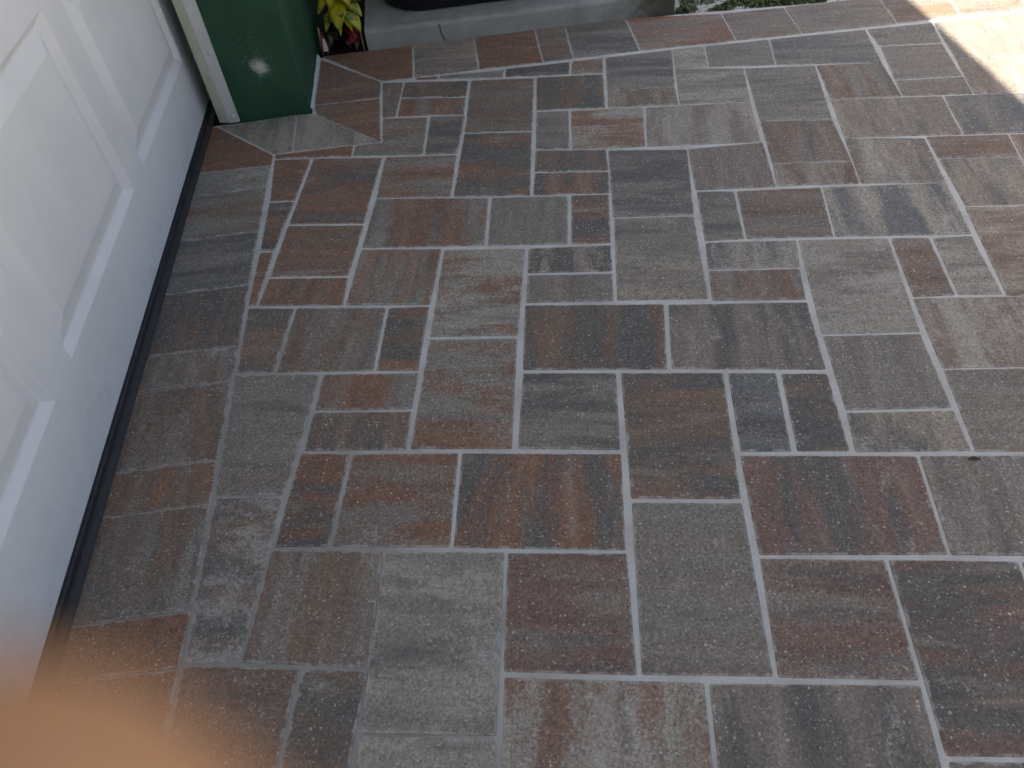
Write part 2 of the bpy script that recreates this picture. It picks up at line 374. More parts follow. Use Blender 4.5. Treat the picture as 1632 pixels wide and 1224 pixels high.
patio = MB()
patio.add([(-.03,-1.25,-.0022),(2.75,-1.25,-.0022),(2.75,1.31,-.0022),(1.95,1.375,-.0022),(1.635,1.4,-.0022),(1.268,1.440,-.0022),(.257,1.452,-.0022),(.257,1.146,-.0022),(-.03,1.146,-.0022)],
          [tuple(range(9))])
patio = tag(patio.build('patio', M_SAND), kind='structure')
PAVERS = """
rust rust h 0.1 t 0.2632,1.459 0.5221,1.459 0.519,1.2631 0.434,1.2651
mauve tan h 0.2 t 0.5221,1.459 0.6966,1.459 0.6929,1.265 0.5206,1.2626
rust brown h 0.1 t 0.6966,1.459 0.8686,1.459 0.8644,1.257 0.6929,1.265
mauve brown h 0.1 t 0.8686,1.459 0.9539,1.459 0.9448,1.2563 0.8644,1.257
gray charcoal h 0.3 t 0.9539,1.459 1.1263,1.459 1.1238,1.2534 0.9448,1.2563
mauve rust h 0.2 t 1.1263,1.459 1.3872,1.408 1.3775,1.2403 1.1238,1.2534
mauve mauve h 0.2 t 1.3872,1.408 1.5609,1.397 1.551,1.2315 1.3775,1.2403
gray mauve h 0.3 t 1.5609,1.397 1.8219,1.3845 1.8015,1.2189 1.551,1.2315
mauve brown h 0.1 t 1.8219,1.3845 1.9999,1.3674 1.9699,1.2153 1.8015,1.2189
rust mauve h 0.1 t 1.9999,1.3674 2.1763,1.3594 2.1464,1.2052 1.9699,1.2153
mauve gray h 0.2 t 2.1763,1.3594 2.3389,1.3557 2.3111,1.1986 2.1464,1.2052
rust rust h 0.1 t 0.5239,1.2617 0.5839,1.2595 0.5828,1.2388 0.522,1.2518
gray pale h 0.5 n 0.5839,1.2595 0.7612,1.2462 0.7532,1.203 0.5828,1.2388
charcoal charcoal h 0.1 n 0.7616,1.2497 0.936,1.2443 0.9212,1.1745 0.7532,1.203
rust tan h 0.3 n 0.936,1.2443 1.0241,1.2413 1.0077,1.1577 0.9212,1.1745
gray charcoal h 0.2 t 1.0256,1.2409 1.2056,1.2376 1.1636,1.0427 0.9971,1.0709
brown tan v 0.4 t 0.9971,1.0709 1.1636,1.0427 1.151,0.9587 0.9821,0.9873
gray pale h 0.3 t 1.204,1.238 1.2895,1.2321 1.2675,1.1207 1.1838,1.1335
gray gray h 0.2 t 1.2895,1.2321 1.4595,1.2241 1.4299,1.086 1.2675,1.1207
gray bluegray h 0.1 t 1.4595,1.2241 1.7123,1.2108 1.678,1.0307 1.4299,1.086
gray gray h 0.1 n 1.7123,1.2108 1.8872,1.2011 1.859,1.0869 1.7047,1.1133
gray mauve h 0.2 n 1.7047,1.1133 1.859,1.0869 1.8255,0.9184 1.6665,0.9426
mauve gray h 0.2 t 1.6665,0.9426 1.8255,0.9184 1.8062,0.838 1.6529,0.8665
tan gray v 0.3 t 1.8872,1.2011 2.1387,1.1917 2.0723,0.9672 1.8459,1.0007
mauve tan v 0.2 t 1.8459,1.0007 2.0723,0.9672 2.0306,0.7992 1.8062,0.838
brown gray v 0.2 t 1.5211,1.0607 1.678,1.0307 1.6529,0.8665 1.4917,0.8939
gray gray h 0.2 t 1.3501,1.0911 1.5211,1.0607 1.4651,0.8082 1.3066,0.84
gray pale h 0.4 t 1.1838,1.1335 1.3501,1.0911 1.3157,0.9309 1.151,0.9587
mauve pale v 0.5 t 1.0695,0.9677 1.3157,0.9309 1.2842,0.7557 1.0333,0.7986
mauve brown v 0.1 t 1.3066,0.84 1.4651,0.8082 1.4409,0.6417 1.2764,0.6711
brown tan v 0.3 t 1.2764,0.6711 1.4409,0.6417 1.4243,0.5605 1.259,0.5896
tan mauve v 0.5 t 1.4917,0.8939 1.7384,0.8469 1.7033,0.6837 1.4584,0.7313
bluegray gray v 0.2 t 1.7384,0.8469 1.9913,0.8067 1.9453,0.639 1.7033,0.6837
mauve pale v 0.4 t 1.4584,0.7313 1.6221,0.6908 1.5889,0.5269 1.4243,0.5605
brown mauve h 0.2 t 1.6243,0.6955 1.7924,0.6642 1.7708,0.5796 1.6106,0.6108
gray tan v 0.2 t 1.6106,0.6108 1.7708,0.5796 1.7307,0.4185 1.5832,0.4454
brown tan v 0.2 t 1.7924,0.6642 1.9572,0.636 1.8666,0.394 1.7307,0.4185
mauve mauve v 0.1 t 1.1193,0.7672 1.2868,0.7551 1.2582,0.5875 1.0934,0.6116
gray charcoal h 0.3 t 0.9463,0.8066 1.1193,0.7672 1.071,0.5302 0.9074,0.5579
gray tan h 0.4 n 0.9074,0.5579 1.071,0.5302 1.031,0.281 0.8629,0.3096
gray charcoal h 0.3 n 1.0934,0.6116 1.1729,0.5934 1.1443,0.4338 1.0632,0.4433
mauve brown h 0.1 n 1.1729,0.5934 1.3457,0.5673 1.3089,0.4061 1.1443,0.4338
bluegray pale v 0.3 t 1.3457,0.5673 1.5889,0.5269 1.5552,0.3606 1.3089,0.4061
tan brown h 0.4 t 1.581,0.4459 1.7351,0.4175 1.6662,0.1648 1.5258,0.1915
bluegray pale v 0.4 t 1.0655,0.4428 1.2382,0.4135 1.2158,0.333 1.047,0.3608
mauve brown v 0.2 n 1.047,0.3608 1.2158,0.333 1.1962,0.2462 1.0297,0.2762
pale mauve h 0.8 t 1.2382,0.4135 1.4042,0.3836 1.3487,0.1346 1.1866,0.1599
brown mauve h 0.1 n 1.4049,0.3854 1.4776,0.3696 1.4471,0.2074 1.3714,0.2176
gray pale h 0.4 n 1.4776,0.3696 1.5552,0.3606 1.5256,0.1932 1.4471,0.2074
pale brown v 0.9 t 1.3714,0.2176 1.6229,0.1752 1.5854,0.0128 1.342,0.0513
mauve gray h 0.2 n 1.342,0.0513 1.4931,0.0286 1.4736,-0.1401 1.3104,-0.1132
mauve gray v 0.2 n 1.1866,0.1599 1.3487,0.1346 1.3223,-0.0304 1.159,-0.0062
tan charcoal v 0.5 n 1.159,-0.0062 1.3223,-0.0304 1.3101,-0.112 1.1411,-0.0852
brown charcoal v 0.2 w 0.6964,0.3361 0.9505,0.2887 0.9163,0.1264 0.6715,0.1705
mauve charcoal v 0.2 w 0.9505,0.2887 1.1983,0.2458 1.1684,0.078 0.9163,0.1264
charcoal bluegray h 0.2 w 1.0053,0.1084 1.0884,0.0929 1.0571,-0.0708 0.9756,-0.0567
brown charcoal h 0.2 w 1.0884,0.0929 1.1684,0.078 1.1411,-0.0852 1.0571,-0.0708
brown charcoal h 0.1 w 0.8335,0.1404 1.0053,0.1084 0.9578,-0.1396 0.7959,-0.1118
gray charcoal h 0.2 w 0.6715,0.1705 0.8335,0.1404 0.8059,-0.0252 0.6416,0.0056
redbrown charcoal v 0.3 n 0.9752,-0.0579 1.2299,-0.1028 1.1966,-0.2667 0.9488,-0.2277
mauve gray v 0.2 n 1.2299,-0.1028 1.4848,-0.1443 1.4534,-0.3108 1.1966,-0.2667
mauve gray h 0.3 n 0.7968,-0.1119 0.9578,-0.1396 0.9178,-0.3917 0.7542,-0.3659
redbrown mauve h 0.1 n 0.9488,-0.2277 1.1143,-0.2566 1.0853,-0.4195 0.9178,-0.3917
redbrown charcoal h 0.2 n 1.1143,-0.2566 1.2801,-0.2854 1.2226,-0.5259 1.0713,-0.5033
mauve brown h 0.2 n 1.2801,-0.2854 1.4512,-0.3141 1.3677,-0.5469 1.2226,-0.5259
mauve charcoal v 0.4 n 0.8338,-0.382 1.085,-0.4203 1.0552,-0.5687 0.8069,-0.5345
mauve charcoal h 0.2 n 1.0713,-0.5033 1.2226,-0.5259 1.1898,-0.6454 1.047,-0.6232
rust pale v 0.9 n 0.5855,-0.3385 0.834,-0.3812 0.8069,-0.5345 0.563,-0.4983
redbrown mauve h 0.2 n 0.6091,-0.1662 0.7781,-0.1939 0.7542,-0.3659 0.5849,-0.3368
pale gray h 0.8 t 0.436,-0.1378 0.6091,-0.1662 0.5725,-0.4122 0.4049,-0.3854
pale gray h 0.6 t 0.4049,-0.3854 0.5725,-0.4122 0.5572,-0.5069 0.3954,-0.4827
mauve brown v 0.3 t 0.2726,-0.1099 0.436,-0.1378 0.4195,-0.3072 0.2473,-0.2749
brown charcoal h 1.0 t 0.1731,-0.001 0.2822,-0.0191 0.2725,-0.1089 0.2464,-0.2747 0.171,-0.2646
brown charcoal h 0.4 n 0.3281,-0.2916 0.4195,-0.3072 0.3879,-0.4689 0.3015,-0.451
brown redbrown h 0.4 t 0.1711,-0.2655 0.3281,-0.2916 0.3015,-0.451 0.1612,-0.4258
rust charcoal h 0.1 n 0.3025,0.0615 0.3854,0.046 0.3579,-0.1214 0.2725,-0.1089
rust mauve h 0.2 n 0.3854,0.046 0.5569,0.0189 0.5327,-0.1501 0.3579,-0.1214
rust charcoal v 0.3 n 0.5569,0.0189 0.8059,-0.0252 0.7772,-0.1938 0.5326,-0.1511
gray rust v 0.3 n 0.329,0.2298 0.5008,0.2008 0.4855,0.117 0.3176,0.1443
brown charcoal v 0.3 n 0.3176,0.1443 0.4855,0.117 0.4742,0.0344 0.3055,0.061
rust gray h 0.3 w 0.5161,0.2814 0.6794,0.2531 0.6416,0.0056 0.4742,0.0344
rust pale h 0.6 w 0.5565,0.5297 0.7241,0.498 0.6794,0.2531 0.5172,0.2812
gray rust v 0.2 n 0.39,0.5652 0.5579,0.5314 0.5266,0.3665 0.3621,0.3976
brown mauve v 0.2 n 0.2694,0.4125 0.4442,0.3794 0.4204,0.2158 0.2442,0.2455
charcoal rust h 0.2 n 0.4442,0.3794 0.5266,0.3665 0.4998,0.201 0.4204,0.2158
brown charcoal h 0.3 n 0.174,0.4315 0.2694,0.4125 0.2442,0.2455 0.1732,0.2572
mauve gray h 0.3 t 0.1723,0.2558 0.329,0.2298 0.2831,-0.0192 0.1731,-0.001
rust gray v 0.3 n 0.4186,0.7377 0.6679,0.6857 0.6432,0.5193 0.39,0.5652
gray mauve v 0.3 w 0.6679,0.6857 0.8354,0.6545 0.808,0.4881 0.6432,0.5193
redbrown charcoal h 0.2 w 0.8354,0.6545 0.92,0.6398 0.8905,0.4744 0.808,0.4881
charcoal tan v 0.5 w 0.7241,0.498 0.8901,0.4725 0.8771,0.3906 0.7116,0.4192
gray mauve v 0.3 w 0.7116,0.4192 0.8771,0.3906 0.8626,0.308 0.6976,0.3358
rust charcoal h 0.3 n 0.6289,0.9561 0.7933,0.9237 0.7552,0.6682 0.5862,0.702
mauve brown h 0.1 n 0.6654,1.213 0.8325,1.1815 0.7933,0.9237 0.6289,0.9561
brown charcoal v 0.1 n 0.8325,1.1815 1.0071,1.1545 0.9801,0.9848 0.8102,1.0164
gray charcoal h 0.3 n 0.8099,1.0135 0.8922,0.9984 0.867,0.8285 0.7854,0.843
rust pale h 0.5 n 0.8917,0.9955 0.9801,0.9848 1.0681,0.9681 1.0333,0.7986 0.9468,0.8091 0.8666,0.8259
brown charcoal v 0.2 n 0.7854,0.843 0.9468,0.8091 0.9352,0.7223 0.771,0.756
charcoal rust v 0.4 n 0.771,0.756 0.9352,0.7223 0.9213,0.6395 0.7552,0.6682
rust gray h 0.3 n 0.4397,0.8997 0.611,0.8691 0.5862,0.702 0.4186,0.7354
charcoal mauve h 0.2 n 0.5519,1.0552 0.6425,1.0382 0.611,0.8691 0.5316,0.8829
charcoal brown h 0.1 n 0.4937,1.249 0.6654,1.213 0.6507,1.127 0.4807,1.1651
mauve rust v 0.3 n 0.4807,1.1651 0.6507,1.127 0.6395,1.0389 0.4698,1.0731
mauve brown v 0.2 t 0.434,1.2616 0.4937,1.249 0.4698,1.0731 0.4339,1.0761
rust gray h 0.2 n 0.4339,1.0761 0.5519,1.0552 0.5316,0.8829 0.363,0.9181 0.3677,0.9666 0.4323,0.9649
rust rust h 0.1 t 0.1785,0.9707 0.3677,0.9666 0.363,0.9181 0.1773,0.9518
brown rust h 0.1 n 0.1758,0.9522 0.2706,0.9349 0.2432,0.7656 0.1813,0.7748
rust charcoal h 0.3 n 0.2706,0.9349 0.4397,0.8997 0.3978,0.6464 0.2307,0.6809
brown rust h 0.2 n 0.2307,0.6809 0.3992,0.6461 0.3705,0.4822 0.207,0.512
rust brown v 0.2 n 0.207,0.512 0.3705,0.4822 0.3621,0.3976 0.1922,0.4297
charcoal rust h 0.1 n 0.1813,0.7748 0.2432,0.7656 0.2132,0.5946 0.179,0.5997
rust rust h 0.1 n 0.179,0.5997 0.2132,0.5946 0.1922,0.4297 0.1738,0.4333
rust rust h 0.0 b -0.02,1.1515 0.0203,1.1378 0.1772,0.9683 0.1753,0.9253 -0.02,0.9329
gray pale h 0.5 b -0.02,0.9329 0.1753,0.9253 0.1725,0.8355 -0.02,0.8357
gray brown h 0.3 b -0.02,0.8357 0.1725,0.8355 0.1727,0.6714 -0.02,0.6737
gray charcoal h 0.3 b -0.02,0.6737 0.1727,0.6714 0.1712,0.4984 -0.02,0.5009
brown charcoal v 0.2 b -0.02,0.5009 0.1712,0.4984 0.1711,0.3282 -0.02,0.332
gray brown v 0.4 b -0.02,0.332 0.1711,0.3282 0.1718,0.2424 -0.02,0.2401
brown mauve v 0.2 b -0.02,0.2401 0.1718,0.2424 0.1689,0.0694 -0.02,0.0713
brown rust v 0.3 b -0.02,0.0713 0.1689,0.0694 0.1712,-0.0145 -0.02,-0.0128
gray brown v 0.2 b -0.02,-0.0128 0.1712,-0.0145 0.1701,-0.1887 -0.02,-0.1885
rust brown v 0.1 b -0.02,-0.1885 0.1701,-0.1887 0.1687,-0.2701 -0.02,-0.2658
brown rust v 0.1 b -0.02,-0.2658 0.1687,-0.2701 0.1612,-0.4258 -0.02,-0.4289
pale gray v 0.4 b 0.0199,1.1409 0.2179,1.1498 0.2217,0.9742 0.1785,0.9707
pale gray v 0.4 b 0.2179,1.1498 0.2665,1.1374 0.4308,0.9652 0.2217,0.9742
rust brown h 0.1 b 0.259,1.1839 0.4307,1.1782 0.4323,0.9649 0.2665,1.1374
brown rust h 0.1 b 0.2632,1.4432 0.434,1.2651 0.4307,1.1782 0.259,1.1839
mauve charcoal h 0.2 n 0.092,-0.682 0.26,-0.711 0.217,-0.962 0.049,-0.934
redbrown tan h 0.2 n 0.246,-0.795 0.413,-0.823 0.385,-0.991 0.217,-0.962
bluegray tan v 0.2 n 0.428,-0.74 0.595,-0.768 0.552,-1.02 0.385,-0.991
gray mauve h 0.2 n 0.595,-0.768 0.763,-0.797 0.72,-1.048 0.552,-1.02
brown bluegray h 0.2 n 0.763,-0.797 0.93,-0.826 0.887,-1.077 0.72,-1.048
mauve bluegray h 0.2 n 0.93,-0.826 1.098,-0.855 1.055,-1.106 0.887,-1.077
gray rust v 0.2 n 1.112,-0.771 1.28,-0.799 1.237,-1.051 1.069,-1.022
rust mauve v 0.2 n 1.251,-0.967 1.419,-0.996 1.404,-1.08 1.237,-1.051
bluegray brown h 0.2 n 1.433,-0.912 1.517,-0.926 1.488,-1.094 1.404,-1.08
brown rust h 0.2 n 0.289,-0.543 0.456,-0.572 0.413,-0.823 0.246,-0.795
brown brown h 0.2 n 1.28,-0.799 1.447,-0.828 1.419,-0.996 1.251,-0.967
rust charcoal h 0.2 n 1.545,-0.759 1.713,-0.788 1.67,-1.039 1.502,-1.01
bluegray rust v 0.2 n 1.699,-0.871 1.95,-0.914 1.921,-1.082 1.67,-1.039
brown brown v 0.2 n 1.95,-0.914 2.034,-0.929 2.005,-1.096 1.921,-1.082
gray bluegray v 0.2 n 0.107,-0.598 0.274,-0.627 0.26,-0.711 0.092,-0.682
rust rust v 0.2 n 0.442,-0.656 0.61,-0.685 0.595,-0.768 0.428,-0.74
mauve brown v 0.2 n 0.638,-0.517 0.806,-0.546 0.763,-0.797 0.595,-0.768
brown gray h 0.2 n 0.791,-0.63 1.043,-0.673 1.014,-0.84 0.763,-0.797
bluegray gray h 0.2 n 1.043,-0.673 1.127,-0.687 1.098,-0.855 1.014,-0.84
charcoal bluegray h 0.2 n 1.462,-0.744 1.545,-0.759 1.517,-0.926 1.433,-0.912
tan charcoal v 0.2 n 2.048,-0.845 2.299,-0.888 2.271,-1.056 2.019,-1.013
rust mauve v 0.2 n 2.285,-0.972 2.453,-1.001 2.438,-1.084 2.271,-1.056
bluegray gray v 0.2 n 2.467,-0.917 2.551,-0.931 2.522,-1.099 2.438,-1.084
charcoal brown h 0.2 n 0.037,-0.5 0.205,-0.529 0.191,-0.613 0.023,-0.584
redbrown tan v 0.2 n 0.219,-0.445 0.303,-0.46 0.274,-0.627 0.191,-0.613
brown rust h 0.2 n 0.456,-0.572 0.624,-0.601 0.61,-0.685 0.442,-0.656
brown brown v 0.2 n 1.127,-0.687 1.294,-0.716 1.28,-0.799 1.112,-0.771
redbrown redbrown h 0.2 n 1.308,-0.632 1.476,-0.661 1.447,-0.828 1.28,-0.799
bluegray gray v 0.2 n 1.727,-0.704 1.811,-0.718 1.782,-0.886 1.699,-0.871
rust charcoal h 0.2 n 1.811,-0.718 2.062,-0.761 2.034,-0.929 1.782,-0.886
brown bluegray h 0.2 n 2.328,-0.72 2.496,-0.749 2.453,-1.001 2.285,-0.972
rust rust v 0.2 n 0.806,-0.546 0.973,-0.574 0.959,-0.658 0.791,-0.63
gray bluegray v 0.2 n 1.239,-0.534 1.323,-0.548 1.294,-0.716 1.21,-0.701
mauve gray h 0.2 n 1.505,-0.493 1.672,-0.522 1.629,-0.773 1.462,-0.744
mauve redbrown h 0.2 n 1.658,-0.606 1.742,-0.62 1.713,-0.788 1.629,-0.773
redbrown bluegray h 0.2 n 2.062,-0.761 2.23,-0.79 2.216,-0.874 2.048,-0.845
rust gray v 0.2 n 2.244,-0.706 2.328,-0.72 2.299,-0.888 2.216,-0.874
mauve bluegray v 0.2 n 2.496,-0.749 2.579,-0.764 2.551,-0.931 2.467,-0.917
redbrown redbrown v 0.2 n 1.323,-0.548 1.49,-0.577 1.476,-0.661 1.308,-0.632
charcoal charcoal v 0.2 n 1.742,-0.62 1.909,-0.649 1.895,-0.732 1.727,-0.704
redbrown redbrown h 0.2 n 1.924,-0.565 2.091,-0.594 2.062,-0.761 1.895,-0.732
rust brown v 0.2 n 2.077,-0.677 2.244,-0.706 2.23,-0.79 2.062,-0.761
bluegray mauve h 0.2 n 1.435,-0.395 1.519,-0.409 1.49,-0.577 1.407,-0.563
mauve gray h 0.2 n 1.687,-0.438 1.854,-0.467 1.825,-0.634 1.658,-0.606
charcoal bluegray h 0.2 n 1.854,-0.467 1.938,-0.481 1.909,-0.649 1.825,-0.634
bluegray bluegray v 0.2 n 2.106,-0.51 2.273,-0.539 2.244,-0.706 2.077,-0.677
mauve redbrown v 0.2 n 2.273,-0.539 2.441,-0.567 2.412,-0.735 2.244,-0.706
redbrown brown h 0.2 n 2.441,-0.567 2.608,-0.596 2.579,-0.764 2.412,-0.735
charcoal mauve h 0.2 n 1.533,-0.326 1.701,-0.354 1.672,-0.522 1.505,-0.493
tan brown h 0.2 n 1.952,-0.397 2.12,-0.426 2.091,-0.594 1.924,-0.565
bluegray gray v 0.2 n 1.715,-0.27 1.799,-0.285 1.77,-0.452 1.687,-0.438
brown tan v 0.2 n 1.799,-0.285 1.967,-0.314 1.938,-0.481 1.77,-0.452
tan bluegray h 0.2 n 2.134,-0.342 2.386,-0.385 2.357,-0.553 2.106,-0.51
gray tan h 0.2 n 2.386,-0.385 2.469,-0.4 2.441,-0.567 2.357,-0.553
gray charcoal h 0.2 n 2.455,-0.483 2.623,-0.512 2.608,-0.596 2.441,-0.567
rust bluegray h 0.2 n 1.548,-0.242 1.715,-0.27 1.701,-0.354 1.533,-0.326
tan gray h 0.2 n 1.967,-0.314 2.134,-0.342 2.12,-0.426 1.952,-0.397
brown brown v 0.2 n 2.484,-0.316 2.568,-0.33 2.539,-0.498 2.455,-0.483
rust bluegray h 0.2 n 1.577,-0.074 1.828,-0.117 1.799,-0.285 1.548,-0.242
brown redbrown v 0.2 n 1.828,-0.117 1.995,-0.146 1.967,-0.314 1.799,-0.285
redbrown charcoal v 0.2 n 1.995,-0.146 2.247,-0.189 2.218,-0.357 1.967,-0.314
rust gray h 0.2 n 2.247,-0.189 2.331,-0.203 2.302,-0.371 2.218,-0.357
redbrown mauve v 0.2 n 2.345,-0.12 2.512,-0.148 2.469,-0.4 2.302,-0.371
mauve redbrown v 0.2 n 1.507,0.024 1.591,0.01 1.562,-0.158 1.478,-0.144
gray tan h 0.2 n 2.512,-0.148 2.596,-0.163 2.568,-0.33 2.484,-0.316
bluegray bluegray h 0.2 n 1.605,0.093 1.857,0.05 1.828,-0.117 1.577,-0.074
redbrown rust h 0.2 n 1.857,0.05 2.024,0.022 1.995,-0.146 1.828,-0.117
brown mauve v 0.2 n 2.024,0.022 2.108,0.007 2.079,-0.16 1.995,-0.146
charcoal gray v 0.2 n 2.108,0.007 2.275,-0.022 2.247,-0.189 2.079,-0.16
gray tan h 0.2 n 2.275,-0.022 2.359,-0.036 2.331,-0.203 2.247,-0.189
bluegray brown v 0.2 n 2.374,0.048 2.625,0.005 2.596,-0.163 2.345,-0.12
redbrown charcoal v 0.2 n 1.703,0.163 1.871,0.134 1.857,0.05 1.689,0.079
brown gray h 0.2 n 1.885,0.218 1.969,0.203 1.94,0.036 1.857,0.05
redbrown bluegray h 0.2 n 1.983,0.287 2.151,0.259 2.108,0.007 1.94,0.036
rust bluegray v 0.2 n 2.137,0.175 2.304,0.146 2.275,-0.022 2.108,0.007
charcoal gray v 0.2 n 2.304,0.146 2.388,0.132 2.359,-0.036 2.275,-0.022
charcoal gray v 0.2 n 1.718,0.247 1.885,0.218 1.871,0.134 1.703,0.163
redbrown mauve v 0.2 n 2.388,0.132 2.556,0.103 2.541,0.019 2.374,0.048
mauve rust h 0.2 n 1.746,0.414 1.998,0.371 1.969,0.203 1.718,0.247
rust gray v 0.2 n 2.18,0.426 2.347,0.397 2.304,0.146 2.137,0.175
gray redbrown v 0.2 n 2.347,0.397 2.515,0.369 2.472,0.117 2.304,0.146
mauve gray h 0.2 n 2.5,0.285 2.584,0.271 2.556,0.103 2.472,0.117
tan mauve h 0.2 n 2.027,0.539 2.194,0.51 2.151,0.259 1.983,0.287
mauve gray v 0.2 n 1.943,0.553 2.027,0.539 1.998,0.371 1.914,0.385
charcoal brown v 0.2 n 2.529,0.452 2.613,0.438 2.584,0.271 2.5,0.285
rust tan v 0.2 n 2.223,0.677 2.39,0.649 2.347,0.397 2.18,0.426
brown redbrown v 0.2 n 2.39,0.649 2.558,0.62 2.515,0.369 2.347,0.397
gray brown v 0.2 n 1.971,0.721 2.139,0.692 2.11,0.524 1.943,0.553
bluegray brown v 0.2 n 2.139,0.692 2.223,0.677 2.194,0.51 2.11,0.524
bluegray redbrown v 0.2 n 2.084,0.874 2.252,0.845 2.223,0.677 2.055,0.706
mauve charcoal h 0.2 n 2.237,0.761 2.405,0.732 2.39,0.649 2.223,0.677
mauve redbrown h 0.2 n 2.433,0.9 2.601,0.871 2.558,0.62 2.39,0.649
mauve gray h 0.2 n 2.28,1.013 2.448,0.984 2.405,0.732 2.237,0.761
redbrown tan v 0.2 n 2.113,1.041 2.196,1.027 2.168,0.859 2.084,0.874
redbrown charcoal v 0.2 n 2.196,1.027 2.28,1.013 2.252,0.845 2.168,0.859
charcoal rust h 0.2 n 2.462,1.068 2.546,1.053 2.517,0.886 2.433,0.9
tan mauve h 0.2 n 2.546,1.053 2.63,1.039 2.601,0.871 2.517,0.886
charcoal bluegray v 0.2 n 2.127,1.125 2.295,1.096 2.28,1.013 2.113,1.041
bluegray charcoal h 0.2 n 2.309,1.18 2.477,1.151 2.448,0.984 2.28,1.013
mauve brown v 0.2 n 2.491,1.235 2.575,1.221 2.546,1.053 2.462,1.068
gray gray h 0.2 n 2.323,1.264 2.491,1.235 2.477,1.151 2.309,1.18
brown charcoal h 0.2 n 0.064,-0.72 0.085,-0.724 0.049,-0.934 0.028,-0.93
tan rust h 0.2 n 1.069,-1.022 1.174,-1.04 1.163,-1.103 1.058,-1.085
gray bluegray h 0.2 n 1.174,-1.04 1.299,-1.062 1.292,-1.103 1.167,-1.082
bluegray rust h 0.2 n 0.054,-0.654 0.075,-0.658 0.039,-0.867 0.018,-0.864
brown charcoal h 0.2 n 1.299,-1.062 1.425,-1.083 1.422,-1.104 1.296,-1.083
redbrown mauve v 0.2 n 1.502,-1.01 1.565,-1.021 1.551,-1.105 1.488,-1.094
redbrown redbrown v 0.2 n 1.565,-1.021 1.691,-1.042 1.68,-1.105 1.554,-1.084
brown gray v 0.2 n 1.691,-1.042 1.817,-1.064 1.809,-1.106 1.684,-1.084
mauve charcoal v 0.2 n 1.817,-1.064 1.921,-1.082 1.918,-1.103 1.813,-1.085
tan charcoal v 0.2 n 2.019,-1.013 2.061,-1.02 2.047,-1.103 2.005,-1.096
charcoal gray v 0.2 n 0.044,-0.588 0.065,-0.591 0.04,-0.738 0.019,-0.734
tan gray v 0.2 n 2.061,-1.02 2.187,-1.041 2.176,-1.104 2.05,-1.083
charcoal charcoal v 0.2 n 0.086,-0.595 0.107,-0.598 0.085,-0.724 0.064,-0.72
brown brown v 0.2 n 2.187,-1.041 2.313,-1.063 2.305,-1.105 2.18,-1.083
mauve redbrown v 0.2 n 2.313,-1.063 2.438,-1.084 2.435,-1.105 2.309,-1.084
rust tan h 0.2 n 0.065,-0.591 0.086,-0.595 0.075,-0.658 0.054,-0.654
rust charcoal v 0.2 n 0.027,-0.434 0.216,-0.466 0.205,-0.529 0.016,-0.497
rust gray v 0.2 n 0.3,-0.481 0.509,-0.516 0.498,-0.579 0.289,-0.543
rust redbrown h 0.2 n 0.509,-0.516 0.635,-0.538 0.624,-0.601 0.498,-0.579
redbrown mauve h 0.2 n 0.966,-0.616 1.176,-0.652 1.168,-0.694 0.959,-0.658
charcoal brown v 0.2 n 1.176,-0.652 1.217,-0.659 1.21,-0.701 1.168,-0.694
rust redbrown h 0.2 n 0.973,-0.574 1.036,-0.585 1.029,-0.627 0.966,-0.616
bluegray gray v 0.2 n 1.211,-0.572 1.232,-0.576 1.217,-0.659 1.197,-0.656
brown charcoal h 0.2 n 0.115,-0.427 0.219,-0.445 0.216,-0.466 0.111,-0.448
mauve gray h 0.2 n 0.303,-0.46 0.387,-0.474 0.383,-0.495 0.3,-0.481
tan gray h 0.2 n 0.575,-0.506 0.638,-0.517 0.635,-0.538 0.572,-0.527
bluegray mauve h 0.2 n 1.407,-0.433 1.428,-0.437 1.407,-0.563 1.386,-0.559
bluegray brown v 0.2 n 1.45,-0.311 1.533,-0.326 1.519,-0.409 1.435,-0.395
gray mauve v 0.2 n 1.499,-0.147 1.562,-0.158 1.533,-0.326 1.471,-0.315
redbrown charcoal v 0.2 n 2.571,-0.309 2.634,-0.32 2.602,-0.509 2.539,-0.498
mauve tan v 0.2 n 2.612,-0.446 2.633,-0.449 2.623,-0.512 2.602,-0.509
tan rust v 0.2 n 2.593,-0.184 2.635,-0.191 2.613,-0.317 2.571,-0.309
bluegray bluegray h 0.2 n 2.614,-0.058 2.635,-0.062 2.614,-0.187 2.593,-0.184
mauve mauve h 0.2 n 1.609,0.114 1.693,0.1 1.689,0.079 1.605,0.093
gray brown h 0.2 n 1.637,0.153 1.7,0.142 1.693,0.1 1.63,0.111
gray tan h 0.2 n 1.711,0.334 1.732,0.33 1.7,0.142 1.679,0.145
bluegray charcoal v 0.2 n 2.57,0.187 2.633,0.176 2.604,0.008 2.541,0.019
charcoal redbrown v 0.2 n 2.615,0.071 2.636,0.068 2.625,0.005 2.604,0.008
tan redbrown v 0.2 n 2.591,0.312 2.633,0.305 2.612,0.18 2.57,0.187
bluegray mauve v 0.2 n 1.915,0.515 1.936,0.511 1.914,0.385 1.893,0.389
tan bluegray h 0.2 n 2.613,0.438 2.634,0.434 2.612,0.309 2.591,0.312
gray mauve v 0.2 n 2.565,0.662 2.628,0.651 2.592,0.442 2.529,0.452
redbrown brown v 0.2 n 2.614,0.567 2.635,0.564 2.613,0.438 2.592,0.442
brown bluegray v 0.2 n 1.979,0.762 2.062,0.748 2.055,0.706 1.971,0.721
charcoal gray h 0.2 n 2.007,0.801 2.07,0.79 2.062,0.748 2,0.759
rust gray v 0.2 n 2.594,0.829 2.636,0.822 2.607,0.655 2.565,0.662
mauve redbrown h 0.2 n 2.085,1.003 2.106,0.999 2.07,0.79 2.049,0.794
